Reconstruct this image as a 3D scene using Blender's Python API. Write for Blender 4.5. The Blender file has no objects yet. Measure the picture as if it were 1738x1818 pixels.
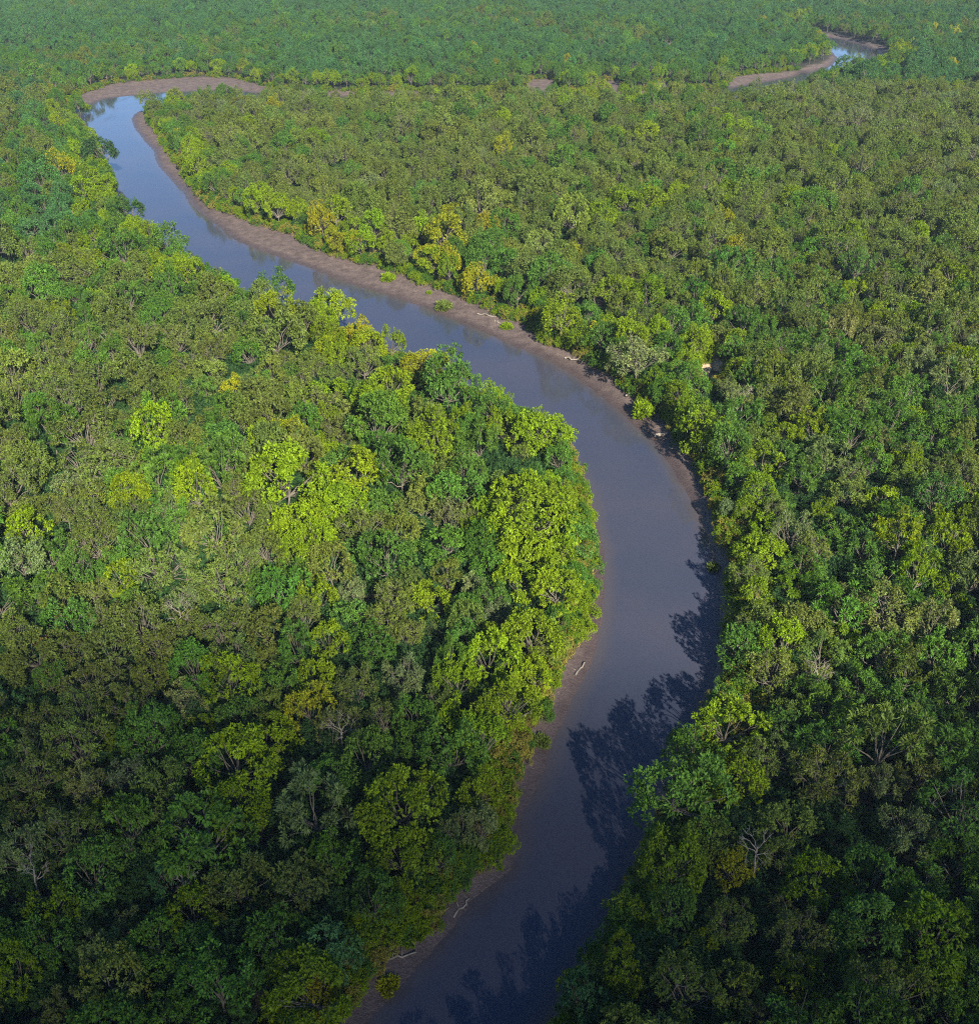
import bpy, math, random
import numpy as np
from mathutils import Vector

random.seed(7)
RNG = np.random.default_rng(7)
scene = bpy.context.scene
COL = scene.collection
R = math.radians

# ------------------------------------------------------------------ camera, sky, sun, exposure
CAM_H, PITCH, PW, PH, FPX = 66.0, R(31.0), 1738.0, 1818.0, 1823.0
cam_data = bpy.data.cameras.new("camera")
cam = bpy.data.objects.new("camera", cam_data)
COL.objects.link(cam)
cam.location = (0, 0, CAM_H)
cam.rotation_euler = (R(90) - PITCH, 0, 0)
cam_data.sensor_fit = 'VERTICAL'
cam_data.sensor_height = 24.0
cam_data.lens = FPX / PH * 24.0
cam_data.clip_start = 0.5
cam_data.clip_end = 9000
scene.camera = cam

SUN_ELEV, SUN_AZ = R(31.0), math.atan2(0.32, -0.947)       # azimuth measured from +Y towards +X
SUN_DIR = Vector((math.sin(SUN_AZ) * math.cos(SUN_ELEV), math.cos(SUN_AZ) * math.cos(SUN_ELEV), math.sin(SUN_ELEV)))
world = bpy.data.worlds.new("World")
scene.world = world
world.use_nodes = True
wn = world.node_tree
for n in list(wn.nodes):
    wn.nodes.remove(n)
sky = wn.nodes.new('ShaderNodeTexSky')
sky.sky_type = 'NISHITA'
sky.sun_disc = False
sky.sun_elevation = SUN_ELEV
sky.sun_rotation = SUN_AZ
sky.altitude = 50
sky.air_density = 0.75
sky.dust_density = 0.0
sky.ozone_density = 6.0
bg = wn.nodes.new('ShaderNodeBackground')
bg.inputs['Strength'].default_value = 0.075
wo = wn.nodes.new('ShaderNodeOutputWorld')
wn.links.new(sky.outputs[0], bg.inputs['Color'])
wn.links.new(bg.outputs[0], wo.inputs['Surface'])

sun_data = bpy.data.lights.new("sun", 'SUN')
sun_data.energy = 5.0
sun_data.angle = R(0.5)
sun_data.color = (1.0, 0.93, 0.80)
sun = bpy.data.objects.new("sun", sun_data)
COL.objects.link(sun)
sun.rotation_euler = (-SUN_DIR).to_track_quat('-Z', 'Y').to_euler()
sun.location = SUN_DIR * 300

scene.view_settings.view_transform = 'Standard'
scene.view_settings.look = 'None'
scene.view_settings.exposure = 1.25
scene.view_settings.gamma = 1.0
scene.render.engine = 'CYCLES'
cy = scene.cycles
cy.max_bounces = 6
cy.diffuse_bounces = 3
cy.glossy_bounces = 2
cy.transmission_bounces = 3
cy.volume_bounces = 0
cy.transparent_max_bounces = 6
cy.caustics_reflective = False
cy.caustics_refractive = False
cy.use_denoising = False
cy.filter_width = 1.1

# ------------------------------------------------------------------ photograph -> ground survey
SP, CP = math.sin(PITCH), math.cos(PITCH)


def ray(px, py):
    u, v = (np.asarray(px, float) - PW / 2) / FPX, -(np.asarray(py, float) - PH / 2) / FPX
    return u, CP + v * SP, -SP + v * CP


def ground_at(px, py, z=0.0):
    dx, dy, dz = ray(px, py)
    t = (z - CAM_H) / dz
    return dx * t, dy * t


def project(x, y, z):
    yy, zz = y, z - CAM_H
    depth = yy * CP - zz * SP
    up = yy * SP + zz * CP
    return PW / 2 + FPX * x / depth, PH / 2 - FPX * up / depth, depth


def poly(pts):
    a = np.array(pts, float)
    x, y = ground_at(a[:, 0], a[:, 1])
    return np.stack([x, y], 1)


RIGHT_WATER = [(600, 2300), (760, 2050), (880, 1900), (960, 1818), (1010, 1740), (1059, 1662), (1083, 1614), (1124, 1538), (1140, 1480),
               (1165, 1410), (1194, 1353), (1233, 1290), (1262, 1230), (1275, 1170), (1280, 1100), (1276, 1041), (1268, 979), (1258, 953),
               (1248, 930), (1237, 907), (1222, 878), (1205, 854), (1190, 828), (1169, 797), (1156, 781), (1133, 763), (1091, 722), (1064, 702),
               (1019, 668), (960, 632), (909, 614), (857, 590), (805, 568), (753, 546), (662, 517), (611, 501), (559, 480), (507, 461),
               (455, 444), (416, 426), (378, 395), (354, 377), (336, 359), (328, 341), (313, 328), (287, 302), (277, 286), (274, 268),
               (256, 250), (240, 229), (233, 211), (246, 196)]
LEFT_WATER = [(260, 2300), (440, 2100), (560, 1950), (652, 1814), (738, 1721), (821, 1621), (841, 1593), (880, 1565), (912, 1538), (921, 1500),
              (921, 1452), (948, 1407), (964, 1371), (972, 1345), (977, 1322), (1000, 1278), (1016, 1239), (1042, 1192), (1054, 1160),
              (1061, 1125), (1067, 1099), (1069, 1070), (1072, 1016), (1070, 980), (1061, 938), (1051, 894), (1037, 858), (1024, 828),
              (1002, 797), (965, 768), (905, 735), (835, 698), (772, 668), (702, 640), (640, 612), (580, 582), (520, 560), (460, 538),
              (400, 520), (350, 486), (305, 455), (258, 422), (222, 388), (214, 355), (206, 330), (198, 300), (176, 268), (155, 240), (140, 216), (130, 200)]
RIGHT_VEG = [(650, 2300), (810, 2050), (930, 1900), (1000, 1818), (1050, 1740), (1100, 1650), (1145, 1570), (1168, 1500), (1195, 1430),
             (1235, 1360), (1262, 1300), (1283, 1240), (1298, 1180), (1306, 1100), (1300, 1020), (1285, 960), (1265, 905), (1250, 856),
             (1234, 825), (1211, 802), (1192, 766), (1174, 745), (1123, 709), (1097, 685), (1060, 660), (1012, 632), (961, 612), (935, 580),
             (891, 570), (847, 546), (805, 528), (753, 513), (704, 493), (673, 480), (637, 473), (593, 462), (559, 447), (515, 421),
             (455, 405), (424, 390), (400, 382), (378, 372), (354, 354), (339, 333), (323, 302), (300, 276), (285, 245), (266, 222), (261, 198)]
LEFT_VEG = [(200, 2300), (380, 2100), (500, 1950), (600, 1818), (655, 1725), (703, 1680), (772, 1657), (793, 1596), (850, 1556), (893, 1520),
            (893, 1452), (905, 1400), (930, 1350), (925, 1310), (965, 1282), (974, 1242), (995, 1196), (1022, 1160), (1040, 1120), (1044, 1080),
            (1050, 1020), (1044, 970), (1040, 930), (1034, 894), (1026, 860), (1014, 832), (990, 806), (955, 778), (897, 744), (828, 706),
            (766, 676), (697, 647), (635, 619), (576, 590), (516, 567), (456, 545), (395, 527), (344, 492), (300, 462), (252, 429),
            (214, 392), (205, 357), (198, 332), (189, 302), (167, 270), (147, 243), (133, 220), (120, 203)]
CHANNEL_WATER = [(130, 201), (160, 186), (191, 175), (225, 171), (287, 165), (400, 160), (520, 172), (700, 173), (1000, 173), (1200, 172), (1320, 153),
                 (1413, 136), (1425, 127), (1452, 140), (1448, 152), (1395, 170), (1300, 184), (1000, 185), (700, 186), (400, 188), (246, 197)]
CHANNEL_VEG = [(112, 196), (150, 168), (175, 162), (197, 153), (248, 148), (339, 140), (417, 142), (450, 151), (500, 165), (700, 167), (925, 166), (940, 145), (985, 145), (1000, 166), (1050, 166),
               (1062, 147), (1098, 148), (1110, 166), (1155, 166), (1165, 149), (1187, 150), (1198, 166), (1285, 160), (1306, 139), (1413, 129), (1436, 124), (1462, 138), (1458, 156), (1400, 178), (1300, 189), (1000, 190),
               (700, 191), (400, 195), (258, 204)]
POOL_WATER = [(1420, 54), (1448, 64), (1489, 69), (1531, 80), (1556, 89), (1568, 110), (1560, 128), (1510, 137), (1456, 146),
              (1425, 144), (1438, 130), (1476, 117), (1486, 104), (1468, 82)]
POOL_VEG = [(1400, 42), (1430, 57), (1489, 65), (1531, 77), (1574, 87), (1580, 108), (1572, 131), (1515, 141), (1462, 152),
            (1415, 150), (1416, 126), (1466, 113), (1476, 101), (1456, 82)]
GULLY_WATER = [(1256, 664), (1264, 655), (1276, 659), (1279, 676), (1266, 684)]
GULLY_VEG = [(1236, 664), (1246, 650), (1262, 643), (1280, 638), (1293, 652), (1290, 672), (1284, 688), (1262, 692), (1248, 680)]

WATER_POLYS = [poly(LEFT_WATER + RIGHT_WATER[::-1]), poly(CHANNEL_WATER), poly(POOL_WATER), poly(GULLY_WATER)]
VEG_POLYS = [poly(LEFT_VEG + RIGHT_VEG[::-1]), poly(CHANNEL_VEG), poly(POOL_VEG), poly(GULLY_VEG)]


def signed(polys, X, Y):
    """distance to the outline of the union, positive inside"""
    P = np.stack([X.ravel(), Y.ravel()], 1)
    best = np.full(len(P), -400.0)
    for pg in polys:
        lo, hi = pg.min(0) - 60, pg.max(0) + 60
        m = np.where((P[:, 0] > lo[0]) & (P[:, 0] < hi[0]) & (P[:, 1] > lo[1]) & (P[:, 1] < hi[1]))[0]
        if not len(m):
            continue
        q = P[m]
        d2 = np.full(len(q), 1e12)
        inside = np.zeros(len(q), bool)
        for a, b in zip(pg, np.roll(pg, -1, 0)):
            e = b - a
            L = max(e @ e, 1e-9)
            t = np.clip(((q - a) @ e) / L, 0, 1)
            dx = q[:, 0] - a[0] - t * e[0]
            dy = q[:, 1] - a[1] - t * e[1]
            d2 = np.minimum(d2, dx * dx + dy * dy)
            c = (a[1] > q[:, 1]) != (b[1] > q[:, 1])
            if c.any():
                xs = a[0] + (q[:, 1] - a[1]) / (e[1] if abs(e[1]) > 1e-9 else 1e-9) * e[0]
                inside ^= c & (q[:, 0] < xs)
        s = np.sqrt(d2) * np.where(inside, 1, -1)
        best[m] = np.maximum(best[m], s)
    return best.reshape(X.shape)


def vnoise(x, y, scale, seed):
    """smooth value noise 0..1"""
    g = np.random.default_rng(seed).random((256, 256))
    u, v = np.asarray(x) / scale, np.asarray(y) / scale
    i, j = np.floor(u).astype(int), np.floor(v).astype(int)
    f, h = u - i, v - j
    f, h = f * f * (3 - 2 * f), h * h * (3 - 2 * h)
    G = lambda a, b: g[a % 256, b % 256]
    return (G(i, j) * (1 - f) + G(i + 1, j) * f) * (1 - h) + (G(i, j + 1) * (1 - f) + G(i + 1, j + 1) * f) * h


def height(X, Y, sw, sv):
    n1 = vnoise(X, Y, 3.1, 3) - 0.5
    n2 = vnoise(X, Y, 17.0, 4) - 0.5
    n3 = vnoise(X, Y, 0.9, 5) - 0.5
    wat = -0.05 - np.minimum(0.16 * np.maximum(sw, 0), 2.1)
    t = np.clip(-sw / np.maximum(-sw + np.maximum(sv, 0), 1e-3), 0, 1)
    mud = 0.0 + 0.78 * t ** 0.9 + (0.12 * n1 + 0.07 * n3) * np.minimum(1, -sw)
    k = np.clip(-sv / 0.8, 0, 1)
    veg = 0.80 + 0.55 * k * k * (3 - 2 * k) + (0.5 * n1 + 0.9 * n2) * np.clip(-sv / 5, 0, 1)
    return np.where(sw > 0, wat, np.where(sv > 0, mud, veg))


# ------------------------------------------------------------------ node helpers and materials
def new_mat(name):
    m = bpy.data.materials.new(name)
    m.use_nodes = True
    nt = m.node_tree
    for n in list(nt.nodes):
        nt.nodes.remove(n)
    out = nt.nodes.new('ShaderNodeOutputMaterial')
    return m, nt, out


def N(nt, kind, **kw):
    n = nt.nodes.new(kind)
    for k, v in kw.items():
        if k in n.inputs.keys():
            n.inputs[k].default_value = v
        else:
            setattr(n, k, v)
    return n


def mixrgb(nt, a, b, fac, mode='MIX'):
    n = nt.nodes.new('ShaderNodeMix')
    n.data_type = 'RGBA'
    n.blend_type = mode
    for sock, val in ((n.inputs[0], fac), (n.inputs[6], a), (n.inputs[7], b)):
        if hasattr(val, 'is_output'):
            nt.links.new(val, sock)
        else:
            sock.default_value = val if not isinstance(val, tuple) else (*val, 1.0)[:4]
    return n.outputs[2]


def ramp(nt, src, stops):
    n = nt.nodes.new('ShaderNodeValToRGB')
    els = n.color_ramp.elements
    while len(els) < len(stops):
        els.new(0.5)
    for e, (p, c) in zip(els, stops):
        e.position = p
        e.color = (*c, 1) if len(c) == 3 else c
    nt.links.new(src, n.inputs[0])
    return n.outputs[0]


def math_node(nt, op, a, b=0.0):
    n = nt.nodes.new('ShaderNodeMath')
    n.operation = op
    for s, v in ((n.inputs[0], a), (n.inputs[1], b)):
        if hasattr(v, 'is_output'):
            nt.links.new(v, s)
        else:
            s.default_value = v
    return n.outputs[0]


def leaf_material():
    m, nt, out = new_mat("foliage")
    tint = N(nt, 'ShaderNodeAttribute', attribute_name='tint', attribute_type='INSTANCER')
    leaf = N(nt, 'ShaderNodeAttribute', attribute_name='leaf', attribute_type='GEOMETRY')
    sep = N(nt, 'ShaderNodeSeparateColor')
    nt.links.new(leaf.outputs['Color'], sep.inputs[0])
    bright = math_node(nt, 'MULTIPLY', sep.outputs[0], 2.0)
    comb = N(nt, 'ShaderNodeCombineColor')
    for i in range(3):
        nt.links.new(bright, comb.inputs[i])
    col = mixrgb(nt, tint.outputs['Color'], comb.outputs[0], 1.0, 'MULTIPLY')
    warm = mixrgb(nt, col, (1.45, 1.2, 0.5), 1.0, 'MULTIPLY')
    col = mixrgb(nt, col, warm, sep.outputs[1])
    pb = N(nt, 'ShaderNodeBsdfPrincipled', Roughness=0.55)
    pb.inputs['Specular IOR Level'].default_value = 0.18
    nt.links.new(col, pb.inputs['Base Color'])
    tr = N(nt, 'ShaderNodeBsdfTranslucent')
    tcol = mixrgb(nt, col, (1.25, 1.3, 0.35), 1.0, 'MULTIPLY')
    nt.links.new(tcol, tr.inputs['Color'])
    mx = N(nt, 'ShaderNodeMixShader')
    mx.inputs[0].default_value = 0.22
    nt.links.new(pb.outputs[0], mx.inputs[1])
    nt.links.new(tr.outputs[0], mx.inputs[2])
    nt.links.new(mx.outputs[0], out.inputs[0])
    return m


def bark_material(name, a, b):
    m, nt, out = new_mat(name)
    tc = N(nt, 'ShaderNodeTexCoord')
    no = N(nt, 'ShaderNodeTexNoise', Scale=2.5, Detail=4.0)
    nt.links.new(tc.outputs['Object'], no.inputs['Vector'])
    col = ramp(nt, no.outputs[0], [(0.35, a), (0.65, b)])
    pb = N(nt, 'ShaderNodeBsdfPrincipled', Roughness=0.85)
    nt.links.new(col, pb.inputs['Base Color'])
    nt.links.new(pb.outputs[0], out.inputs[0])
    return m


def ground_material():
    m, nt, out = new_mat("river_bank_and_forest_floor")
    geo = N(nt, 'ShaderNodeNewGeometry')
    at = N(nt, 'ShaderNodeAttribute', attribute_name='bank', attribute_type='GEOMETRY')
    sep = N(nt, 'ShaderNodeSeparateColor')
    nt.links.new(at.outputs['Color'], sep.inputs[0])
    n1 = N(nt, 'ShaderNodeTexNoise', Scale=0.55, Detail=6.0, Roughness=0.65)
    n2 = N(nt, 'ShaderNodeTexNoise', Scale=3.2, Detail=5.0, Roughness=0.7)
    n3 = N(nt, 'ShaderNodeTexNoise', Scale=0.12, Detail=3.0)
    for n in (n1, n2, n3):
        nt.links.new(geo.outputs['Position'], n.inputs['Vector'])
    mud = ramp(nt, n1.outputs[0], [(0.3, (0.075, 0.052, 0.044)), (0.5, (0.125, 0.092, 0.080)), (0.7, (0.185, 0.140, 0.115))])
    mud2 = ramp(nt, n2.outputs[0], [(0.32, (0.42, 0.38, 0.40)), (0.5, (0.9, 0.88, 0.88)), (0.66, (1.2, 1.15, 1.1))])
    mud = mixrgb(nt, mud, mud2, 0.8, 'MULTIPLY')
    wet = mixrgb(nt, mud, (0.062, 0.044, 0.044), math_node(nt, 'MULTIPLY', sep.outputs[1], 0.75))
    clay = ramp(nt, n2.outputs[0], [(0.3, (0.42, 0.30, 0.19)), (0.7, (0.62, 0.48, 0.33))])
    bank = mixrgb(nt, wet, clay, sep.outputs[2])
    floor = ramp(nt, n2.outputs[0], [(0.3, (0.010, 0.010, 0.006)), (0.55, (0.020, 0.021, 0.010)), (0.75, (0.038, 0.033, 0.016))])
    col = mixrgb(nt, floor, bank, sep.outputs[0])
    pb = N(nt, 'ShaderNodeBsdfPrincipled')
    nt.links.new(col, pb.inputs['Base Color'])
    nt.links.new(ramp(nt, sep.outputs[1], [(0.1, (0.85,) * 3), (0.8, (0.38,) * 3)]), pb.inputs['Roughness'])
    bp = N(nt, 'ShaderNodeBump', Strength=0.7, Distance=0.25)
    nt.links.new(n2.outputs[0], bp.inputs['Height'])
    nt.links.new(bp.outputs[0], pb.inputs['Normal'])
    nt.links.new(pb.outputs[0], out.inputs[0])
    return m


def water_material():
    m, nt, out = new_mat("muddy_river_water")
    geo = N(nt, 'ShaderNodeNewGeometry')
    n3 = N(nt, 'ShaderNodeTexNoise', Scale=0.05, Detail=4.0, Roughness=0.6)
    nt.links.new(geo.outputs['Position'], n3.inputs['Vector'])
    col = ramp(nt, n3.outputs[0], [(0.3, (0.042, 0.050, 0.078)), (0.7, (0.060, 0.060, 0.080))])
    dp = N(nt, 'ShaderNodeAttribute', attribute_name='shallow', attribute_type='GEOMETRY')
    col = mixrgb(nt, col, (0.100, 0.076, 0.060), math_node(nt, 'MULTIPLY', dp.outputs['Fac'], 0.5))
    pb = N(nt, 'ShaderNodeBsdfPrincipled', Roughness=0.03, IOR=1.33)
    wp = N(nt, 'ShaderNodeMapping')
    wp.inputs['Scale'].default_value = (0.30, 0.05, 1)
    nt.links.new(geo.outputs['Position'], wp.inputs['Vector'])
    wr = N(nt, 'ShaderNodeTexNoise', Scale=1.0, Detail=5.0, Roughness=0.65)
    nt.links.new(wp.outputs[0], wr.inputs['Vector'])
    nt.links.new(ramp(nt, wr.outputs[0], [(0.42, (0.02,) * 3), (0.68, (0.16,) * 3)]), pb.inputs['Roughness'])
    nt.links.new(col, pb.inputs['Base Color'])
    w1 = N(nt, 'ShaderNodeTexNoise', Scale=2.6, Detail=3.0, Roughness=0.6)
    w2 = N(nt, 'ShaderNodeTexNoise', Scale=0.35, Detail=2.0)
    nt.links.new(geo.outputs['Position'], w1.inputs['Vector'])
    nt.links.new(geo.outputs['Position'], w2.inputs['Vector'])
    add = math_node(nt, 'ADD', w1.outputs[0], math_node(nt, 'MULTIPLY', w2.outputs[0], 1.5))
    bp = N(nt, 'ShaderNodeBump', Strength=0.035, Distance=0.08)
    nt.links.new(add, bp.inputs['Height'])
    nt.links.new(bp.outputs[0], pb.inputs['Normal'])
    nt.links.new(pb.outputs[0], out.inputs[0])
    return m


LEAF = leaf_material()
BARK = bark_material("grey_brown_bark", (0.075, 0.065, 0.048), (0.16, 0.14, 0.105))
DEADWOOD = bark_material("weathered_deadwood", (0.15, 0.13, 0.10), (0.31, 0.27, 0.215))
GROUND = ground_material()
WATER = water_material()


# ------------------------------------------------------------------ mesh helpers
def mesh_from(name, verts, faces, mat, leaf=None, smooth=False):
    verts = np.asarray(verts, np.float32)
    faces = np.asarray(faces, np.int32)
    me = bpy.data.meshes.new(name)
    k = faces.shape[1]
    me.vertices.add(len(verts))
    me.vertices.foreach_set('co', verts.ravel())
    me.loops.add(faces.size)
    me.loops.foreach_set('vertex_index', faces.ravel())
    me.polygons.add(len(faces))
    me.polygons.foreach_set('loop_start', np.arange(0, faces.size, k, dtype=np.int32))
    me.polygons.foreach_set('loop_total', np.full(len(faces), k, np.int32))
    if smooth:
        me.polygons.foreach_set('use_smooth', np.ones(len(faces), bool))
    me.update(calc_edges=True)
    if leaf is not None:
        a = me.attributes.new('leaf', 'FLOAT_COLOR', 'POINT')
        a.data.foreach_set('color', np.asarray(leaf, np.float32).ravel())
    me.materials.append(mat)
    me.validate()
    return me


def obj(name, me, parent=None, **props):
    o = bpy.data.objects.new(name, me)
    COL.objects.link(o)
    if parent:
        o.parent = parent
    for k, v in props.items():
        o[k] = v
    return o


class Tubes:
    def __init__(self, sides=6):
        self.v, self.f, self.s = [], [], sides

    def add(self, pts, radii):
        pts = [Vector(p) for p in pts]
        base = len(self.v)
        for i, (p, r) in enumerate(zip(pts, radii)):
            d = (pts[min(i + 1, len(pts) - 1)] - pts[max(i - 1, 0)]).normalized()
            a = d.cross(Vector((0, 0, 1)) if abs(d.z) < 0.9 else Vector((1, 0, 0))).normalized()
            b = d.cross(a)
            for k in range(self.s):
                t = 2 * math.pi * k / self.s
                self.v.append(p + (a * math.cos(t) + b * math.sin(t)) * r)
        for i in range(len(pts) - 1):
            for k in range(self.s):
                k2 = (k + 1) % self.s
                q = base + i * self.s
                self.f.append((q + k, q + k2, q + self.s + k2, q + self.s + k))
        for ring in (0, len(pts) - 1):       # close the ends
            q = base + ring * self.s
            c = len(self.v)
            self.v.append(pts[ring])
            for k in range(self.s):
                self.f.append((q + k, q + (k + 1) % self.s, c, c))

    def build(self, name, mat):
        f4 = np.array([f for f in self.f if f[2] != f[3]], np.int32)
        f3 = [f[:3] for f in self.f if f[2] == f[3]]
        me = bpy.data.meshes.new(name)
        me.from_pydata([tuple(v) for v in self.v], [], [tuple(f) for f in f4.tolist()] + f3)
        me.polygons.foreach_set('use_smooth', np.ones(len(me.polygons), bool))
        me.materials.append(mat)
        return me


def wiggle(rng, a, b, n, amp):
    a, b = np.array(a, float), np.array(b, float)
    return [tuple(a + (b - a) * t + rng.normal(0, amp, 3) * (0 if t in (0, 1) else 1)) for t in np.linspace(0, 1, n)]


def unit(v):
    return v / np.maximum(np.linalg.norm(v, axis=-1, keepdims=True), 1e-9)


# ------------------------------------------------------------------ terrain and water
def graded(*spans):
    out = []
    for a, b, s in spans:
        out += list(np.arange(a, b, s))
    return np.array(out)


gx = np.concatenate([-graded((-0, 1, 1))[:0], graded((-2600, -900, 340), (-900, -300, 60), (-300, -180, 6), (-180, -60, 1.7), (-60, 45, 0.85),
                     (45, 240, 2.2), (240, 900, 55), (900, 2601, 340))])
gy = graded((-2600, -600, 400), (-600, -40, 40), (-40, 16, 4), (16, 180, 0.75), (180, 330, 1.3), (330, 620, 2.2), (620, 1000, 38), (1000, 2601, 320))
X, Y = np.meshgrid(gx, gy)
SW, SV = signed(WATER_POLYS, X, Y), signed(VEG_POLYS, X, Y)
Z = height(X, Y, SW, SV)
nx, ny = len(gx), len(gy)
idx = np.arange(nx * ny).reshape(ny, nx)
quads = np.stack([idx[:-1, :-1], idx[:-1, 1:], idx[1:, 1:], idx[1:, :-1]], -1).reshape(-1, 4)
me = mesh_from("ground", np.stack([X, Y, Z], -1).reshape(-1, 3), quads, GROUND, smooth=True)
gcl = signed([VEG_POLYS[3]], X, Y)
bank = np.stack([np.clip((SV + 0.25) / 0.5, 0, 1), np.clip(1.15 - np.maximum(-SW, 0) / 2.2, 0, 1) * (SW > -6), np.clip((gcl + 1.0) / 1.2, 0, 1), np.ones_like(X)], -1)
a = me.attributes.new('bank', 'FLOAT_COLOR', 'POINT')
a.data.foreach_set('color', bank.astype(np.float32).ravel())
obj("ground", me, kind='structure', label="forest floor with brown mud banks along the winding river")

wet = (Z < 0.03).ravel()
wq = quads[wet[quads].any(1)]
used = np.unique(wq)
remap = np.full(nx * ny, -1)
remap[used] = np.arange(len(used))
wv = np.stack([X.ravel()[used], Y.ravel()[used], np.zeros(len(used))], -1)
wme = mesh_from("river_water", wv, remap[wq], WATER, smooth=True)
wat_ = wme.attributes.new('shallow', 'FLOAT', 'POINT')
wat_.data.foreach_set('value', np.clip(1 - SW.ravel()[used] / 1.7, 0, 1).astype(np.float32))
obj("river_water", wme, kind='structure',
    label="muddy blue grey river winding through the forest")


# ------------------------------------------------------------------ tree kinds
def crown_mesh(seed, style):
    """leafy crown about 9 m wide: limbs carry lobes, lobes carry tufts, tufts carry leaf sprays"""
    rng = np.random.default_rng(seed)
    big = style.endswith('_large')
    style = style.replace('_large', '')
    nl = int({'dense': 29, 'open': 27, 'spray': 22, 'domed': 44}[style] * (1.9 if big else 1))
    az = rng.uniform(0, 2 * math.pi, nl) + np.arange(nl) * 2.39996
    ct = 1 - (np.arange(nl) + 0.5) / nl * (1.1 if style == 'open' else 1.38)
    st = np.sqrt(np.maximum(0, 1 - ct * ct))
    wob = 1 + 0.16 * np.sin(2 * az + rng.uniform(0, 6)) + 0.10 * np.sin(3 * az + rng.uniform(0, 6)) + rng.normal(0, 0.07, nl)
    rx, rz = (3.45 if not big else 5.3, {'dense': 2.6, 'open': 2.0, 'spray': 2.5, 'domed': 2.9}[style] * (1.25 if big else 1))
    cz = 4.5
    lobes = np.stack([rx * st * np.cos(az) * wob, rx * st * np.sin(az) * wob, cz + rz * ct + rng.normal(0, 0.30 if style == 'domed' else 0.6, nl)], 1)
    if style == 'domed':
        lobes[:, 2] += 0.0
    lr = rng.uniform(0.66, 1.10, nl) * {'dense': 0.98, 'open': 0.84, 'spray': 0.9, 'domed': 1.0}[style]
    nt_, nb, L0, W0, spread = {'dense': (17, 7, 0.37, 0.17, 0.62), 'open': (17, 7, 0.34, 0.13, 0.72),
                               'spray': (13, 8, 0.56, 0.14, 0.50), 'domed': (22, 6, 0.35, 0.17, 0.60)}[style]
    P, D, B, Wm = [], [], [], []
    for c, r in zip(lobes, lr):
        d = unit(rng.normal(0, 1, (nt_ * 3, 3)))
        out = unit(c - np.array([0, 0, cz - 1.8]))
        keep = d[(d @ out) > -0.25][:nt_]
        if style == 'spray':
            keep = unit(keep + np.array([0, 0, 0.5]))
        tb = 0.42 + 0.22 * rng.random()
        tw = 0.30 * rng.random() ** 2
        for k in keep:
            P.append(c + k * r * rng.uniform(0.72, 1.06))
            D.append(k)
            B.append(tb * rng.uniform(0.8, 1.2))
            Wm.append(max(tw, 0.6 * (rng.random() < 0.05)))
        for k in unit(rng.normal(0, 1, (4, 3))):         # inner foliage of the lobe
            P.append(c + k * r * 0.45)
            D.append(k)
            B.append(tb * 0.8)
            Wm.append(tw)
    P, D, B, Wm = np.array(P), np.array(D), np.array(B), np.array(Wm)
    n = len(P) * nb
    P, D, B, Wm = np.repeat(P, nb, 0), np.repeat(D, nb, 0), np.repeat(B, nb), np.repeat(Wm, nb)
    u = unit(D + rng.normal(0, spread, (n, 3)))
    start = P + rng.normal(0, 0.10, (n, 3))
    L = L0 * rng.uniform(0.7, 1.35, n)[:, None]
    W = W0 * rng.uniform(0.7, 1.3, n)[:, None] * 0.5
    up = unit(D * 0.8 + np.array([0, 0, 0.7]) + rng.normal(0, 0.45, (n, 3)))
    w = unit(np.cross(u, up))
    nrm = np.cross(w, u)
    tip = start + u * L
    tip[:, 2] -= 0.16 * L[:, 0]
    mid = start + u * L * 0.5 + nrm * L * 0.06
    V = np.stack([start, mid + w * W, tip, mid - w * W], 1).reshape(-1, 3)
    F = np.arange(4 * n).reshape(n, 4)
    b = np.clip(B * rng.uniform(0.82, 1.18, n), 0.15, 1)
    wm = np.clip(Wm + 0.15 * rng.random(n) ** 3, 0, 1)
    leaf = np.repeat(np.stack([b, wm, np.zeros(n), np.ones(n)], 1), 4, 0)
    return mesh_from("crown_" + style, V, F, LEAF, leaf), lobes, lr


def trunk_mesh(seed, lobes, style):
    rng = np.random.default_rng(seed + 500)
    t = Tubes(6)
    fork = np.array([rng.normal(0, 0.25), rng.normal(0, 0.25), 2.3])
    t.add([(0, 0, -0.8), (0, 0, 0.2), *wiggle(rng, (0, 0, 0.2), fork, 4, 0.06)[1:]], [0.26, 0.2, 0.16, 0.14, 0.13])
    for i in range(0, len(lobes), 2 if 'open' not in style else 1):
        c = lobes[i]
        end = c + unit(c - fork) * (0.35 if 'open' not in style else 0.7)
        pts = wiggle(rng, fork, end, 5, 0.16)
        t.add(pts, np.linspace(0.09, 0.022, 5))
        if 'open' in style:
            for _ in range(2):
                e2 = np.array(pts[3]) + rng.normal(0, 0.9, 3) + np.array([0, 0, 0.4])
                t.add(wiggle(rng, pts[3], e2, 3, 0.08), [0.04, 0.028, 0.012])
    return t.build("trunk", BARK)


STYLES = ['dense'] * 5 + ['open'] * 4 + ['spray'] * 4 + ['domed'] * 3 + ['dense_large', 'domed_large', 'domed_large', 'open_large']
NATIVE = np.array([13.0 if s.endswith('_large') else 9.0 for s in STYLES])
KINDS = []
for i, s in enumerate(STYLES):
    cm, lobes, lr = crown_mesh(100 + i, s)
    KINDS.append((s, cm, trunk_mesh(100 + i, lobes, s)))
BY_STYLE = {s: [i for i, t in enumerate(STYLES) if t == s] for s in set(STYLES)}

TINTS = {'olive': (0.104, 0.148, 0.026), 'grey': (0.125, 0.170, 0.055), 'green': (0.066, 0.150, 0.018), 'lime': (0.140, 0.220, 0.004),
         'dark': (0.034, 0.088, 0.026), 'gold': (0.22, 0.24, 0.006), 'orange': (0.38, 0.22, 0.12), 'blue': (0.052, 0.138, 0.040)}

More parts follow.
